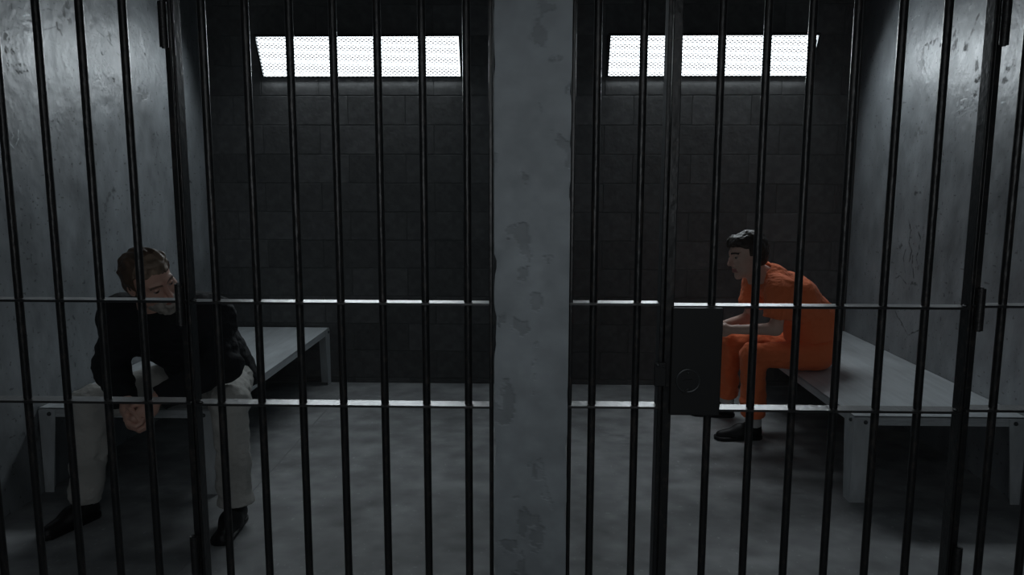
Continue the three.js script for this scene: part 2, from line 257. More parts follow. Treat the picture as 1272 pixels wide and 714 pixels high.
{
  const g = thing('barred_door', 'black barred cell door between the left hinge post and the pillar', 'door', [0, 0, ZBAR]);
  sill(-1.03, -0.113, g);
  flat('stile', -1.0285, -1.0195, 0.046, g); flat('stile', -0.124, -0.113, 0.045, g);
  rail(-1.02, -0.123, RAIL_U - 0.003, g); rail(-1.02, -0.123, RAIL_L - 0.004, g);
  for (const x of [-0.948, -0.8233, -0.6966, -0.5712, -0.4442, -0.3163, -0.1884]) bar(x, g);
  mesh('weld_bead', weld(-1.01, RAIL_U - 0.001, 0.02, 0.006), wornSteel, g); mesh('weld_bead', weld(-1.008, RAIL_L - 0.001, 0.02, 0.007), wornSteel, g);
}
fixedGrille('narrow fixed black bar section between the pillar and the lock', 0.113, 0.391, [0.1856, 0.3159], [[0.113, 0.124, 0.045], [0.379, 0.391, 0.06]]);
{
  const g = thing('barred_door', 'black barred cell door with a lock box in the right cell', 'door', [0, 0, ZBAR]);
  sill(0.394, 1.285, g);
  flat('stile', 0.395, 0.421, 0.05, g); flat('stile', 1.275, 1.284, 0.046, g);
  rail(0.42, 1.276, RAIL_U - 0.006, g); rail(0.42, 1.276, RAIL_L - 0.006, g);
  for (const x of [0.5353, 0.6626, 0.7871, 0.9113, 1.0369, 1.1608]) bar(x, g);
  mesh('weld_bead', weld(1.266, RAIL_U - 0.003, 0.02, 0.006), wornSteel, g); mesh('weld_bead', weld(1.264, RAIL_L - 0.003, 0.02, 0.006), wornSteel, g);
  const lb = mesh('lock_box', rbox(0.146, 0.322, 0.03, 0.486, 1.081, 0.035, 0.003), lockMat, g);
  // key escutcheon: rim, rotor and key slot
  const ring = new THREE.TorusGeometry(0.034, 0.003, 8, 40).translate(0.463, 1.026, 0.051);
  mesh('escutcheon_rim', ring, wornSteel, lb);
  const disc = new THREE.Shape(); disc.absarc(0, 0, 0.033, 0, Math.PI * 2); const slot = new THREE.Path(); slot.moveTo(-0.016, 0.008); slot.lineTo(0.012, 0.008); slot.lineTo(0.012, 0.003); slot.lineTo(-0.006, 0.003); slot.lineTo(-0.016, -0.001); slot.closePath(); disc.holes.push(slot);
  mesh('escutcheon', new THREE.ExtrudeGeometry(disc, { depth: 0.004, bevelEnabled: false, curveSegments: 24 }).translate(0.463, 1.026, 0.049), lockMat, lb);
  mesh('screw', new THREE.SphereGeometry(0.004, 10, 6).translate(0.463, 1.05, 0.053), wornSteel, lb);
  mesh('screw', new THREE.SphereGeometry(0.004, 10, 6).translate(0.462, 1.0, 0.053), wornSteel, lb);
  mesh('key_cover', rbox(0.026, 0.005, 0.004, 0.0, 0, 0, 0.002).rotateZ(0.7).translate(0.457, 0.997, 0.0545), lockMat, lb);
  const st = mesh('strike', rbox(0.034, 0.072, 0.012, 0.383, 1.041, 0.037, 0.003), lockMat, g);
  mesh('rivet', new THREE.SphereGeometry(0.005, 10, 6).translate(0.375, 1.07, 0.044), wornSteel, st); mesh('rivet', new THREE.SphereGeometry(0.004, 10, 6).translate(0.392, 1.066, 0.044), wornSteel, st);
}
hinges(fixedGrille('fixed black bar section right of the hinge post', 1.289, XR, [1.384, 1.508, ...run(1.634, 7, 0.1255)], [[1.289, 1.308, 0.03]]), 1.302, -1);

// ---------------------------------------------------------------- bunks
function bunk(label, x0, x1, zf, zb, wallSide) {
  const t = thing('bunk', label, 'bunk', [(x0 + x1) / 2, 0, (zf + zb) / 2]);
  const w = x1 - x0, d = zf - zb, H = 0.454, A = 0.05, k = 0.006;
  const top = merge([rbox(w, 0.01, d, 0, H - 0.005, 0, 0.003), rbox(w, A, k, 0, H - A / 2, d / 2 - k / 2, 0.0025), rbox(w, A, k, 0, H - A / 2, -d / 2 + k / 2, 0.0025), rbox(k, A, d, w / 2 - k / 2, H - A / 2, 0, 0.0025), rbox(k, A, d, -w / 2 + k / 2, H - A / 2, 0, 0.0025)]);
  mesh('top', top, benchMat, t);
  const plate = (a, b, h) => { const s = new THREE.Shape(); s.moveTo(0, 0); s.lineTo(b, 0); s.lineTo(a, h); s.lineTo(0, h); s.closePath(); return new THREE.ExtrudeGeometry(s, { depth: 0.006, bevelEnabled: false }); };
  for (const sx of [-1, 1]) for (const sz of [-1, 1]) {
    const inner = sx === wallSide, a = 0.088, b = inner ? 0.045 : 0.076, h = H - 0.012;
    const f = plate(a, b, h), s = plate(0.12, 0.075, h);   // f lies in the xy plane, s in the zy plane
    if (sx > 0) f.scale(-1, 1, 1); f.translate(sx * (w / 2 + 0.001), 0, sz > 0 ? d / 2 : -d / 2 - 0.006);
    s.rotateY(Math.PI / 2); if (sz < 0) s.scale(1, 1, -1); s.translate(sx > 0 ? w / 2 - 0.0055 : -w / 2 - 0.0005, 0, sz * (d / 2 + 0.003));
    const g = merge([f, s]); const p = g.attributes.position; for (let i = 0; i < p.count; i += 3) { const e1 = V(p.getX(i + 1) - p.getX(i), p.getY(i + 1) - p.getY(i), p.getZ(i + 1) - p.getZ(i)); void e1; }
    g.computeVertexNormals();
    const leg = mesh('leg', g, benchMat, t);
    const bolt = (x, y, z, r) => mesh('bolt', new THREE.SphereGeometry(0.011, 12, 8, 0, Math.PI * 2, 0, Math.PI / 2).rotateX(Math.PI / 2).rotateY(r).translate(x, y, z), boltMat, leg);
    if (sz > 0) bolt(sx * (w / 2 - 0.055), H - 0.032, d / 2 + 0.006, 0);
    if (!inner) bolt(sx * (w / 2 + 0.0005), H - 0.03, sz * (d / 2 - 0.035), sx * Math.PI / 2);
  }
  return t;
}
bunk('pale grey metal bunk under the man in orange', 1.619, XR - 0.004, -3.648, ZB + 0.012, 1);
bunk('pale grey metal bunk under the man in black', XL + 0.004, -1.615, -3.65, ZB + 0.012, -1);

// ---------------------------------------------------------------- people: distance fields meshed with surface nets
const smin = (a, b, k) => { const h = Math.max(k - Math.abs(a - b), 0) / k; return Math.min(a, b) - h * h * k * 0.25; };
const smax = (a, b, k) => -smin(-a, -b, k);
function cap(x, y, z, a, b, ra, rb) {
  const dx = b[0] - a[0], dy = b[1] - a[1], dz = b[2] - a[2];
  let px = x - a[0], py = y - a[1], pz = z - a[2];
  let t = (px * dx + py * dy + pz * dz) / (dx * dx + dy * dy + dz * dz); t = t < 0 ? 0 : t > 1 ? 1 : t;
  return Math.sqrt((px -= dx * t) * px + (py -= dy * t) * py + (pz -= dz * t) * pz) - (ra + (rb - ra) * t);
}
function ell(x, y, z, c, r) { const a = (x - c[0]) / r[0], b = (y - c[1]) / r[1], d = (z - c[2]) / r[2], k0 = Math.sqrt(a * a + b * b + d * d), k1 = Math.sqrt((a / r[0]) ** 2 + (b / r[1]) ** 2 + (d / r[2]) ** 2); return k1 < 1e-9 ? -Math.min(...r) : k0 * (k0 - 1) / k1; }
const sph = (x, y, z, c, r) => Math.sqrt((x - c[0]) ** 2 + (y - c[1]) ** 2 + (z - c[2]) ** 2) - r;
function net(f, lo, hi, s, colour) {
  const nx = Math.ceil((hi[0] - lo[0]) / s) + 1, ny = Math.ceil((hi[1] - lo[1]) / s) + 1, nz = Math.ceil((hi[2] - lo[2]) / s) + 1, D = new Float32Array(nx * ny * nz), id = new Int32Array(nx * ny * nz).fill(-1), pos = [], idx = [];
  const at = (i, j, k) => i + nx * (j + ny * k);
  // coarse pass first: blocks far from the surface are skipped
  const Q = 4, far = s * Q * 1.6, live = [];
  for (let k = 0; k < nz; k += Q) for (let j = 0; j < ny; j += Q) for (let i = 0; i < nx; i += Q) {
    const c = f(lo[0] + (i + 1.5) * s, lo[1] + (j + 1.5) * s, lo[2] + (k + 1.5) * s), skip = Math.abs(c) > far, A = Math.min(nx, i + Q), B = Math.min(ny, j + Q), C = Math.min(nz, k + Q);
    if (!skip) live.push(i, j, k);
    for (let c2 = k; c2 < C; c2++) for (let b = j; b < B; b++) for (let a = i; a < A; a++) D[at(a, b, c2)] = skip ? c : f(lo[0] + a * s, lo[1] + b * s, lo[2] + c2 * s);
  }
  const each = (fn, m) => { for (let n = 0; n < live.length; n += 3) for (let k = Math.max(m, live[n + 2]); k < Math.min(nz - 1, live[n + 2] + Q); k++) for (let j = Math.max(m, live[n + 1]); j < Math.min(ny - 1, live[n + 1] + Q); j++) for (let i = Math.max(m, live[n]); i < Math.min(nx - 1, live[n] + Q); i++) fn(i, j, k); };
  const E = [[0, 1], [2, 3], [4, 5], [6, 7], [0, 2], [1, 3], [4, 6], [5, 7], [0, 4], [1, 5], [2, 6], [3, 7]], v = new Float32Array(8);
  each((i, j, k) => {
    let m = 0; for (let c = 0; c < 8; c++) { const d = D[at(i + (c & 1), j + ((c >> 1) & 1), k + (c >> 2))]; v[c] = d; if (d < 0) m |= 1 << c; }
    if (m === 0 || m === 255) return;
    let X = 0, Y = 0, Z = 0, n = 0;
    for (const [a, b] of E) if ((v[a] < 0) !== (v[b] < 0)) { const t = v[a] / (v[a] - v[b]); X += (a & 1) + t * ((b & 1) - (a & 1)); Y += ((a >> 1) & 1) + t * (((b >> 1) & 1) - ((a >> 1) & 1)); Z += (a >> 2) + t * ((b >> 2) - (a >> 2)); n++; }
    id[at(i, j, k)] = pos.length / 3; pos.push(lo[0] + (i + X / n) * s, lo[1] + (j + Y / n) * s, lo[2] + (k + Z / n) * s);
  }, 0);
  const q = (w, x, y, z, flip) => { if (w < 0 || x < 0 || y < 0 || z < 0) return; flip ? idx.push(w, y, x, w, z, y) : idx.push(w, x, y, w, y, z); };
  each((i, j, k) => {
    const a = D[at(i, j, k)] < 0;
    if (a !== D[at(i + 1, j, k)] < 0) q(id[at(i, j - 1, k - 1)], id[at(i, j, k - 1)], id[at(i, j, k)], id[at(i, j - 1, k)], !a);
    if (a !== D[at(i, j + 1, k)] < 0) q(id[at(i - 1, j, k - 1)], id[at(i - 1, j, k)], id[at(i, j, k)], id[at(i, j, k - 1)], !a);
    if (a !== D[at(i, j, k + 1)] < 0) q(id[at(i - 1, j - 1, k)], id[at(i, j - 1, k)], id[at(i, j, k)], id[at(i - 1, j, k)], !a);
  }, 1);
  const nrm = new Float32Array(pos.length), e = s * 0.4, N = pos.length / 3, col = colour ? new Float32Array(pos.length) : null;
  for (let i = 0; i < N; i++) {
    const x = pos[3 * i], y = pos[3 * i + 1], z = pos[3 * i + 2];
    let a = f(x + e, y, z) - f(x - e, y, z), b = f(x, y + e, z) - f(x, y - e, z), c = f(x, y, z + e) - f(x, y, z - e); const l = Math.hypot(a, b, c) || 1;
    nrm[3 * i] = a / l; nrm[3 * i + 1] = b / l; nrm[3 * i + 2] = c / l;
    if (col) { const q = colour(x, y, z); col[3 * i] = q[0]; col[3 * i + 1] = q[1]; col[3 * i + 2] = q[2]; }
  }
  const g = new THREE.BufferGeometry(); g.setAttribute('position', new THREE.Float32BufferAttribute(pos, 3)); g.setAttribute('normal', new THREE.BufferAttribute(nrm, 3));
  if (col) g.setAttribute('color', new THREE.BufferAttribute(col, 3)); g.setIndex(idx);
  const uv = new Float32Array(N * 2); for (let i = 0; i < N; i++) { uv[2 * i] = (pos[3 * i] + pos[3 * i + 2]) * 4; uv[2 * i + 1] = pos[3 * i + 1] * 4; } g.setAttribute('uv', new THREE.BufferAttribute(uv, 2));
  return g;
}
// frame with +z along f and +y near u, at p
function frame(p, f, u) { const F = f.clone().normalize(), R = u.clone().cross(F).normalize(), U = F.clone().cross(R); return new THREE.Matrix4().makeBasis(R, U, F).setPosition(p); }

// a head about 0.25 m tall, face along +z
function headField(o) {
  return (x, y, z) => {
    const ax = Math.abs(x);
    let d = ell(x, y, z, [0, 0.032, -0.012], [0.076, 0.09, 0.097]);
    d = smin(d, ell(x, y, z, [0, -0.03, 0.022], [0.06, 0.086, 0.068]), 0.03);
    d = smin(d, ell(ax, y, z, [0.04, -0.065, 0.022], [0.02, 0.03, 0.04]), 0.03);
    d = smin(d, sph(x, y, z, [0, -0.102, 0.066], 0.017), 0.025);
    d = smin(d, sph(ax, y, z, [0.044, -0.018, 0.058], 0.022), 0.03);
    d = smin(d, cap(ax, y, z, [0.01, 0.03, 0.089], [0.046, 0.026, 0.07], 0.008, 0.008), 0.015);
    d = smax(d, -sph(ax, y, z, [0.032, 0.01, 0.104], 0.02), 0.016);
    d = Math.min(d, sph(ax, y, z, [0.031, 0.008, 0.073], 0.0135));
    d = smin(d, cap(x, y, z, [0, 0.018, 0.087], [0, -0.027, 0.109], 0.007, 0.0105), 0.012);
    d = smin(d, sph(ax, y, z, [0.012, -0.033, 0.094], 0.0085), 0.008);
    d = smin(d, cap(ax, y, z, [0, -0.059, 0.092], [0.022, -0.062, 0.079], 0.006, 0.004), 0.007);
    d = smin(d, cap(ax, y, z, [0, -0.071, 0.089], [0.02, -0.068, 0.079], 0.007, 0.004), 0.007);
    d = smax(d, -cap(ax, y, z, [0, -0.0655, 0.1], [0.024, -0.0655, 0.085], 0.003, 0.002), 0.004);
    let ear = ell(ax, y, z, [0.079, 0.0, -0.012], [0.011, 0.032, 0.02]); ear = smax(ear, -ell(ax, y, z, [0.092, 0.002, -0.008], [0.01, 0.02, 0.011]), 0.006);
    d = smin(d, ear, 0.008);
    return smin(d, cap(x, y, z, [0, -0.04, -0.03], [0, -0.17, -0.055], 0.052, 0.056), 0.03);
  };
}
function headColour(skin, lip, brow) {
  return (x, y, z) => {
    const ax = Math.abs(x), c = (k) => skin.map((s, i) => s * k[i]);
    if (sph(ax, y, z, [0.031, 0.008, 0.073], 0.0142) < 0 && z > 0.07) { const r = Math.hypot(ax - 0.033, y - 0.006); return y > 0.01 || y < 0.001 ? (y > 0.01 && y < 0.0125 ? skin.map((q) => q * 0.5) : skin) : r < 0.0062 ? [0.03, 0.02, 0.015] : [0.34, 0.3, 0.28]; }
    if (z > 0.05 && Math.abs(y - 0.031 + Math.abs(ax - 0.03) * 0.12) < 0.0048 && ax > 0.01 && ax < 0.054) return brow;
    if (z > 0.07 && ax < 0.025 && y < -0.055 && y > -0.077) return lip;
    const m = 1 + 0.1 * fbm(x * 60, y * 60, z * 60, 2), red = z > 0.09 ? 0.92 : 1; return c([m, m * red, m * red]);
  };
}
// hand: fingers along +y, palm faces +z, thumb on +x (side = 1) or -x (side = -1)
function handField(side, curl, spread = 0) {
  const chains = [];
  [[-0.031, 0.088, 0.058, 0.0082], [-0.0105, 0.096, 0.072, 0.0092], [0.0105, 0.099, 0.078, 0.0096], [0.031, 0.095, 0.07, 0.0094]].forEach(([x, y, l, r], n) => {
    let p = [x, y, 0], a = 0; const pts = [[x * 0.9, y - 0.03, 0], p], seg = [0.45, 0.3, 0.25];
    for (let k = 0; k < 3; k++) { a += curl[k] + (n - 1.5) * 0.05; p = [p[0] + (n - 1.5) * spread * l * seg[k], p[1] + Math.cos(a) * l * seg[k], p[2] + Math.sin(a) * l * seg[k]]; pts.push(p); }
    chains.push([pts, r]);
  });
  chains.push([[[0.026, 0.018, 0.006], [0.047, 0.045, 0.02], [0.044, 0.078, 0.034], [0.032, 0.1, 0.042]], 0.0112]);
  return (X, y, z) => {
    const x = X * side;
    let d = smin(cap(x, y, z, [-0.024, 0.03, 0], [-0.026, 0.084, 0], 0.014, 0.0125), cap(x, y, z, [0.022, 0.026, 0.002], [0.026, 0.09, 0], 0.016, 0.0128), 0.03);
    d = smin(d, cap(x, y, z, [0, 0.025, 0], [0, 0.09, 0], 0.016, 0.014), 0.03);
    d = smin(d, cap(x, y, z, [0, -0.05, 0], [0, 0.02, 0], 0.026, 0.023), 0.03);
    let fgr = 1; for (const [p, r] of chains) { let c = 1; for (let k = 0; k + 1 < p.length; k++) c = Math.min(c, cap(x, y, z, p[k], p[k + 1], r * (1 - k * 0.05), r * (1 - k * 0.07))); fgr = Math.min(fgr, c); }
    return smin(d, fgr, 0.006);
  };
}
// shoe: length along +z from heel at 0, sole at y = 0
function shoeField(x, y, z) {
  let d = smin(cap(x, y, z, [0, 0.045, 0.035], [0, 0.05, 0.12], 0.043, 0.043), cap(x, y, z, [0, 0.034, 0.12], [0.004, 0.024, 0.245], 0.047, 0.032), 0.04);
  d = smin(d, cap(x, y, z, [0, 0.06, 0.045], [0, 0.115, 0.04], 0.044, 0.046), 0.03);
  const sole = Math.max(Math.abs(y - 0.011) - 0.011, Math.hypot(x, Math.max(0, z - 0.235, 0.035 - z)) - 0.05);
  return Math.max(smin(d, sole, 0.006), -y, y - 0.125);
}
const bent = (a, b, c) => (x, y, z, k = 0.04) => smin(cap(x, y, z, ...a), smin(cap(x, y, z, ...b), c ? cap(x, y, z, ...c) : 9, k), k);
const inMatrix = (m, f) => { const e = m.clone().invert().elements; return (x, y, z) => f(e[0] * x + e[4] * y + e[8] * z + e[12], e[1] * x + e[5] * y + e[9] * z + e[13], e[2] * x + e[6] * y + e[10] * z + e[14]); };
const side = (x, y, z, p, n) => (x - p[0]) * n[0] + (y - p[1]) * n[1] + (z - p[2]) * n[2];
const unit = (a, b) => { const d = [b[0] - a[0], b[1] - a[1], b[2] - a[2]], l = Math.hypot(...d); return d.map((q) => q / l); };
const along = (a, b, t) => [a[0] + (b[0] - a[0]) * t, a[1] + (b[1] - a[1]) * t, a[2] + (b[2] - a[2]) * t];
const fabricBump = tex(256, 256, (u, v) => 0.5 + 0.25 * Math.sin(u * 400) * Math.sin(v * 400) + 0.25 * fbm(u * 60, v * 60, 1, 2));
const cloth = (c, sheen = 0.2, sc = c) => new THREE.MeshPhysicalMaterial({ color: c, roughness: 0.9, bumpMap: fabricBump, bumpScale: 0.002, sheen, sheenRoughness: 0.6, sheenColor: sc });
const skinMat = new THREE.MeshPhysicalMaterial({ vertexColors: true, roughness: 0.5 });
const bounds = (pts, m) => { const lo = [1e9, 1e9, 1e9], hi = [-1e9, -1e9, -1e9]; for (const p of pts) for (let k = 0; k < 3; k++) { lo[k] = Math.min(lo[k], p[k] - m); hi[k] = Math.max(hi[k], p[k] + m); } return [lo, hi]; };

// J: joints in world metres.  Returns nothing; builds the person as a Group at its base.
function person(J, o) {
  const t = thing('person', o.label, 'person', o.base);
  const off = (g) => g.translate(-o.base[0], -o.base[1], -o.base[2]);
  const add = (name, g, m) => mesh(name, off(g), m, t);
  const S = o.size;
  // --- body, one continuous mesh
  const trunk = (x, y, z, e) => {
    let d = smin(cap(x, y, z, J.pelvisL, J.pelvisR, 0.1 * S + e, 0.1 * S + e), cap(x, y, z, J.pelvis, J.waist, 0.115 * S + e, 0.125 * S + e), 0.08);
    d = smin(d, cap(x, y, z, J.waist, J.chest, 0.125 * S + e, 0.128 * S + e), 0.1);
    d = smin(d, cap(x, y, z, J.chestL, J.chestR, 0.1 * S + e, 0.1 * S + e), 0.08);
    d = smin(d, cap(x, y, z, J.shL, J.shR, 0.066 * S + e, 0.066 * S + e), 0.08);
    return smin(d, cap(x, y, z, J.chest, J.neck, 0.09 * S + e, 0.06 * S + e), 0.06);
  };
  const body = (x, y, z) => {
    let d = trunk(x, y, z, -0.02);
    for (const s of ['L', 'R']) {
      d = smin(d, smin(cap(x, y, z, J['sh' + s], J['el' + s], 0.05 * S, 0.038 * S), cap(x, y, z, J['el' + s], J['wr' + s], 0.04 * S, 0.026), 0.02), 0.03);
      d = smin(d, smin(cap(x, y, z, J['hip' + s], J['kn' + s], 0.072 * S, 0.05 * S), smin(cap(x, y, z, J['kn' + s], J['an' + s], 0.05 * S, 0.033), cap(x, y, z, [J['an' + s][0], 0.06, J['an' + s][2]], along(J['an' + s], J['toe' + s], 0.8), 0.03, 0.018), 0.02), 0.02), 0.03);
    }
    return smin(d, cap(x, y, z, J.neck, J.neckTop, 0.055, 0.05), 0.04);
  };
  const all = Object.values(J).filter(Array.isArray);
  const [lo, hi] = bounds(all, 0.17);
  const skinCol = (x, y, z) => o.skin.map((c) => c * (1 + 0.08 * fbm(x * 40, y * 40, z * 40, 2)));
  const gs = [net(body, lo, hi, 0.012, skinCol)];
  const hm = frame(V(...J.head), V(...J.face), V(...J.crown)).scale(V(o.head, o.head, o.head));
  const hf = headField(o);
  gs.push(net(hf, [-0.1, -0.16, -0.13], [0.1, 0.14, 0.13], 0.0032, headColour(o.skin, o.lip, o.brow)).applyMatrix4(hm));
  for (const s of ['L', 'R']) {
    const h = J['hand' + s], m = new THREE.Matrix4(); const Y = V(...h.dir).normalize(), Zp = V(...h.palm), X = Y.clone().cross(Zp).normalize(), Z = X.clone().cross(Y).normalize();
    m.makeBasis(X, Y, Z).scale(V(o.hand, o.hand, o.hand)).setPosition(V(...J['wr' + s]));
    gs.push(net(handField(h.side, h.curl, h.spread), [-0.075, -0.06, -0.08], [0.075, 0.2, 0.1], 0.003, skinCol).applyMatrix4(m));
  }
  add('body', mergeGeometries(gs), skinMat);
  // --- clothes
  const fold = (x, y, z, k, f) => k * fbm(x * f, y * f * 1.3, z * f, 3);
  const crease = (x, y, z, A, n, k) => { const q = side(x, y, z, A.a, A.u), L = A.L, e = Math.exp(-Math.pow((q - L) / 0.07, 2)) + 0.35; return k * e * Math.sin(q * n + 3 * noise3(x * 9, y * 9, z * 9)); };
  const axis = (a, b, t) => ({ a, b, u: unit(a, b), L: Math.hypot(b[0] - a[0], b[1] - a[1], b[2] - a[2]), e: along(a, b, t) });
  const arms = ['L', 'R'].map((s) => [axis(J['sh' + s], J['el' + s], o.sleeveEnd || 1), axis(J['el' + s], J['wr' + s], 0.93)]), legs = ['L', 'R'].map((s) => [axis(J['hip' + s], J['kn' + s], 1), axis(J['kn' + s], J['an' + s], o.legEnd)]);
  const collarTop = along(J.neck, J.neckTop, o.collar), belt = along(J.pelvis, J.waist, 0.85);
  const shirt = (x, y, z) => {
    let d = trunk(x, y, z, o.bulk);
    for (const [U, W] of arms) {
      const r = o.sleeve; let arm;
      if (o.longSleeves) { arm = smin(cap(x, y, z, U.a, U.b, r, r * 0.86), cap(x, y, z, W.a, W.b, r * 0.88, r * 0.6), 0.03); if (Math.abs(arm) < 0.04) arm += crease(x, y, z, U, 70, 0.004); arm = Math.max(arm, side(x, y, z, W.e, W.u)); }
      else { arm = cap(x, y, z, U.a, U.b, r, r * 1.05); if (Math.abs(arm) < 0.04) arm += crease(x, y, z, U, 60, 0.003); arm = Math.max(arm, side(x, y, z, U.e, U.u)); }
      d = smin(d, arm, 0.05);
    }
    d = smin(d, cap(x, y, z, J.neck, collarTop, 0.075, 0.066), 0.03);
    if (Math.abs(d) < 0.06) d += fold(x, y, z, 0.016, 11) + fold(x, y, z, 0.006, 34);
    d = Math.max(d, -cap(x, y, z, collarTop, J.head, 0.06, 0.06));
    if (o.vneck) d = Math.max(d, -cap(x, y, z, J.neckTop, o.vneck, 0.055, 0.012));
    return Math.max(d, side(x, y, z, J.hem, J.hemDir));
  };
  add(o.topName, net(shirt, lo, hi, 0.008), o.topMat);
  // trousers rest on the seat where they are over it, and hang free in front of it
  const seated = (x, y, z) => { const v = pants0(x, y, z); return o.over(x, z) ? smax(v, o.seat - y, 0.012) : v; };
  function pants0(x, y, z) {
    let d = smin(cap(x, y, z, J.pelvisL, J.pelvisR, 0.1 * S + 0.016, 0.1 * S + 0.016), cap(x, y, z, J.pelvis, belt, 0.118 * S + 0.008, 0.118 * S + 0.008), 0.08);
    for (const [U, W] of legs) {
      let leg = smin(cap(x, y, z, U.a, U.b, 0.1 * S, 0.071 * S), cap(x, y, z, W.a, W.b, 0.074 * S, o.hemR), 0.03);
      if (Math.abs(leg) < 0.06) leg += crease(x, y, z, U, 55, 0.004) + crease(x, y, z, W, 60, 0.0055) + fold(x, y, z, 0.016, 12) + fold(x, y, z, 0.006, 30);
      leg = Math.max(leg, side(x, y, z, W.e, W.u));
      d = smin(d, leg, 0.035);
    }
    return d;
  }
  add('trousers', net(seated, lo, hi, 0.008), o.legMat);
  for (const s of ['L', 'R']) {
    const a = J['an' + s], b = J['toe' + s], dir = V(b[0] - a[0], 0, b[2] - a[2]).normalize(), heel = V(a[0], 0, a[2]).addScaledVector(dir, -0.045);
    const m = frame(heel, dir, V(0, 1, 0)); const fo = o.shoe;
    add('shoe', net(shoeField, [-0.06, -0.01, -0.02], [0.06, 0.15, 0.3], 0.005).scale(fo, fo, fo).applyMatrix4(m), o.shoeMat);
    if (o.sockMat) add('sock', net((x, y, z) => Math.max(cap(x, y, z, [0, 0.08, 0.045], [0, 0.2, 0.045], 0.05, 0.052), y - 0.19, 0.08 - y), [-0.06, 0.06, -0.02], [0.06, 0.22, 0.11], 0.006).applyMatrix4(m), o.sockMat);
  }
  // --- hair and beard, in head space
  add('hair', net(o.hair, [-0.12, -0.15, -0.15], [0.12, 0.17, 0.14], 0.0036, o.hairColour).applyMatrix4(hm), o.hairMat);
  if (o.beard) add('beard', net(o.beard, [-0.1, -0.16, -0.06], [0.1, 0.06, 0.13], 0.0034, o.beardColour).applyMatrix4(hm), o.hairMat);
  return t;
}
const skull = (x, y, z, e) => smin(ell(x, y, z, [0, 0.034, -0.014], [0.077 + e, 0.091 + e, 0.098 + e]), ell(x, y, z, [0, -0.02, -0.04], [0.062 + e * 0.6, 0.07, 0.06 + e]), 0.03);
const hairMat = new THREE.MeshStandardMaterial({ vertexColors: true, roughness: 0.55 });

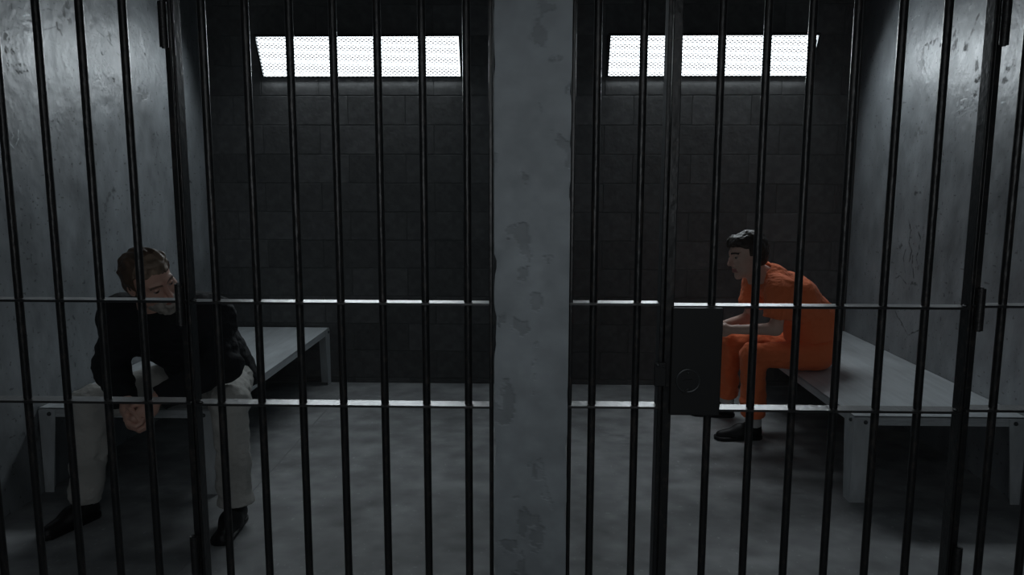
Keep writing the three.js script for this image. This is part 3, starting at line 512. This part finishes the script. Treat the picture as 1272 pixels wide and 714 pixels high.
// the man in black, hunched on the end of the left bunk, hands clasped between his knees
person({
  pelvis: [-1.73, 0.57, -3.9], pelvisL: [-1.63, 0.57, -3.88], pelvisR: [-1.84, 0.57, -3.88], waist: [-1.715, 0.73, -3.78], chest: [-1.71, 0.88, -3.58], chestL: [-1.61, 0.9, -3.54], chestR: [-1.83, 0.9, -3.54],
  shL: [-1.51, 0.97, -3.44], shR: [-1.935, 0.97, -3.44], neck: [-1.72, 1.03, -3.42], neckTop: [-1.68, 1.1, -3.27],
  head: [-1.625, 1.185, -3.12], face: [0.86, -0.34, 0.4], crown: [-0.15, 0.9, 0.42],
  elL: [-1.43, 0.76, -3.36], elR: [-1.965, 0.74, -3.36], wrL: [-1.68, 0.63, -3.19], wrR: [-1.805, 0.615, -3.19],
  handL: { dir: [-0.45, -0.7, 0.5], palm: [-0.75, 0.1, -0.5], side: -1, curl: [0.95, 1.1, 0.6], spread: 0 }, handR: { dir: [0.4, -0.72, 0.5], palm: [0.85, 0.15, -0.25], side: 1, curl: [0.75, 1.0, 0.6], spread: 0 },
  hipL: [-1.6, 0.56, -3.82], hipR: [-1.87, 0.56, -3.82], knL: [-1.42, 0.57, -3.38], knR: [-2.09, 0.56, -3.38], anL: [-1.395, 0.1, -3.33], anR: [-2.12, 0.1, -3.34], toeL: [-1.38, 0.03, -3.1], toeR: [-2.2, 0.03, -3.13],
  hem: [-1.72, 0.52, -3.85], hemDir: [0, -0.9, 0.1],
}, {
  label: 'bearded man in a black sweater sitting hunched with clasped hands', base: [-1.72, 0, -3.6], size: 1.16, hand: 1.14, head: 1.08, skin: [0.62, 0.37, 0.29], lip: [0.42, 0.18, 0.15], brow: [0.16, 0.1, 0.07],
  bulk: 0.035, sleeve: 0.088, longSleeves: true, collar: 0.5, topName: 'sweater', topMat: cloth(new THREE.Color(0.014, 0.015, 0.018), 0.3), legMat: cloth(new THREE.Color(0.52, 0.51, 0.48)), hemR: 0.076, legEnd: 1.02, seat: 0.457, over: (x, z) => z < -3.645,
  shoe: 1.02, shoeMat: new THREE.MeshStandardMaterial({ color: 0x0c0c0d, roughness: 0.5 }), sockMat: cloth(new THREE.Color(0.012, 0.012, 0.013)),
  hairMat, hair: (x, y, z) => {
    const st = 0.006 * noise3(x * 70, y * 30, z * 30) + 0.009 * fbm(x * 22, y * 22, z * 22, 3);
    const line = 0.074 - Math.abs(x) * 0.3 + (Math.abs(x) > 0.02 ? 0.006 : 0) + 0.012 * noise3(x * 50, 3, z * 20), th = Math.max(0, Math.min(1, (y - line + 0.004) / 0.035));
    let d = skull(x, y, z, z > 0.02 ? 0.003 + 0.009 * th : 0.012) + st; d = smin(d, ell(x, y, z, [0.01, 0.112, 0.03], [0.055, 0.016, 0.05]) + st, 0.02); d = smin(d, ell(x, y, z, [0, -0.04, -0.09], [0.065, 0.06, 0.03]) + st, 0.03);
    d = Math.max(d, Math.min((line - y) * 0.9, z - 0.012 + (y > 0 ? 0 : -y * 0.3)));
    return Math.max(d, Math.min(-0.02 - y, z + 0.015));
  }, hairColour: (x, y, z) => { const k = 0.7 + 0.5 * noise3(x * 90, y * 30, z * 30); return z > 0.02 && y > 0.07 ? [0.2 * k + 0.1, 0.15 * k + 0.07, 0.11 * k + 0.05] : [0.11 * k + 0.03, 0.07 * k + 0.02, 0.05 * k + 0.012]; },
  beard: (x, y, z) => {
    const ax = Math.abs(x), st = 0.004 * noise3(x * 100, y * 60, z * 100) + 0.004 * fbm(x * 40, y * 40, z * 40, 2);
    let d = smin(ell(x, y, z, [0, -0.072, 0.035], [0.062, 0.058, 0.064]), sph(x, y, z, [0, -0.11, 0.068], 0.026), 0.03) + st;
    d = Math.max(d, y + 0.042 - Math.max(0, ax - 0.035) * 1.6, 0.0 - z + 0.005);
    return smax(d, -ell(x, y, z, [0, -0.066, 0.1], [0.022, 0.008, 0.03]), 0.006);
  }, beardColour: (x, y, z) => { const k = 0.8 + 0.3 * noise3(x * 120, y * 60, z * 120); return [0.5 * k, 0.45 * k, 0.4 * k]; },
});

// the man in orange, leaning forward on the edge of the right bunk, facing the dividing wall
person({
  pelvis: [1.78, 0.565, -4.68], pelvisL: [1.77, 0.56, -4.6], pelvisR: [1.77, 0.56, -4.78], waist: [1.765, 0.72, -4.67], chest: [1.64, 0.88, -4.64], chestL: [1.62, 0.89, -4.56], chestR: [1.61, 0.94, -4.74],
  shL: [1.485, 0.96, -4.42], shR: [1.46, 1.03, -4.8], neck: [1.46, 1.035, -4.6], neckTop: [1.39, 1.075, -4.58],
  head: [1.302, 1.17, -4.53], face: [-0.93, -0.16, 0.24], crown: [-0.2, 1, 0.03],
  elL: [1.455, 0.745, -4.4], elR: [1.43, 0.73, -4.86], wrL: [1.21, 0.72, -4.5], wrR: [1.2, 0.715, -4.66],
  handL: { dir: [-0.85, -0.15, -0.3], palm: [-0.3, -0.1, -0.9], side: -1, curl: [0.9, 1.1, 0.6], spread: 0 }, handR: { dir: [-0.85, -0.2, 0.3], palm: [-0.3, -0.1, 0.9], side: 1, curl: [0.8, 1.0, 0.6], spread: 0 },
  hipL: [1.73, 0.55, -4.57], hipR: [1.73, 0.55, -4.8], knL: [1.36, 0.56, -4.5], knR: [1.33, 0.55, -4.93], anL: [1.41, 0.1, -4.6], anR: [1.36, 0.1, -5.06], toeL: [1.2, 0.03, -4.58], toeR: [1.17, 0.03, -5.08],
  hem: [1.75, 0.64, -4.68], hemDir: [0.12, -0.99, 0],
}, {
  label: 'dark-haired man in orange prison clothes leaning forward on the bunk', base: [1.55, 0, -4.68], size: 0.98, hand: 1.05, head: 1.12, skin: [0.62, 0.41, 0.33], lip: [0.38, 0.17, 0.15], brow: [0.03, 0.022, 0.018],
  bulk: 0.02, sleeve: 0.086, longSleeves: false, sleeveEnd: 0.72, collar: 0.2, vneck: [1.43, 0.95, -4.6], topName: 'shirt', topMat: cloth(new THREE.Color(0.93, 0.22, 0.085), 0.4, new THREE.Color(0.8, 0.7, 0.7)), legMat: cloth(new THREE.Color(0.93, 0.22, 0.085), 0.4, new THREE.Color(0.8, 0.7, 0.7)), hemR: 0.08, legEnd: 0.86, seat: 0.457, over: (x) => x > 1.614,
  shoe: 1.03, shoeMat: new THREE.MeshStandardMaterial({ color: 0x101011, roughness: 0.6 }), sockMat: cloth(new THREE.Color(0.6, 0.6, 0.6)),
  hairMat, hair: (x, y, z) => {
    const st = 0.004 * noise3(x * 90, y * 60, z * 50) + 0.006 * fbm(x * 30, y * 30, z * 30, 3);
    let d = skull(x, y, z, 0.012) + st; d = smin(d, ell(x, y, z, [0, 0.085, 0.062], [0.062, 0.034, 0.036]) + st, 0.025);
    const line = 0.066 - Math.abs(x) * 0.15 + 0.008 * noise3(x * 80, 1, z * 20); d = Math.max(d, Math.min((line - y) * 0.9, z - 0.022));
    d = Math.max(d, Math.min(0.005 - y, z + 0.012)); return Math.max(d, -0.06 - y);
  }, hairColour: (x, y, z) => { const k = 0.8 + 0.5 * noise3(x * 110, y * 50, z * 50); return [0.045 * k, 0.032 * k, 0.025 * k]; },
});

renderer.render(scene, camera);
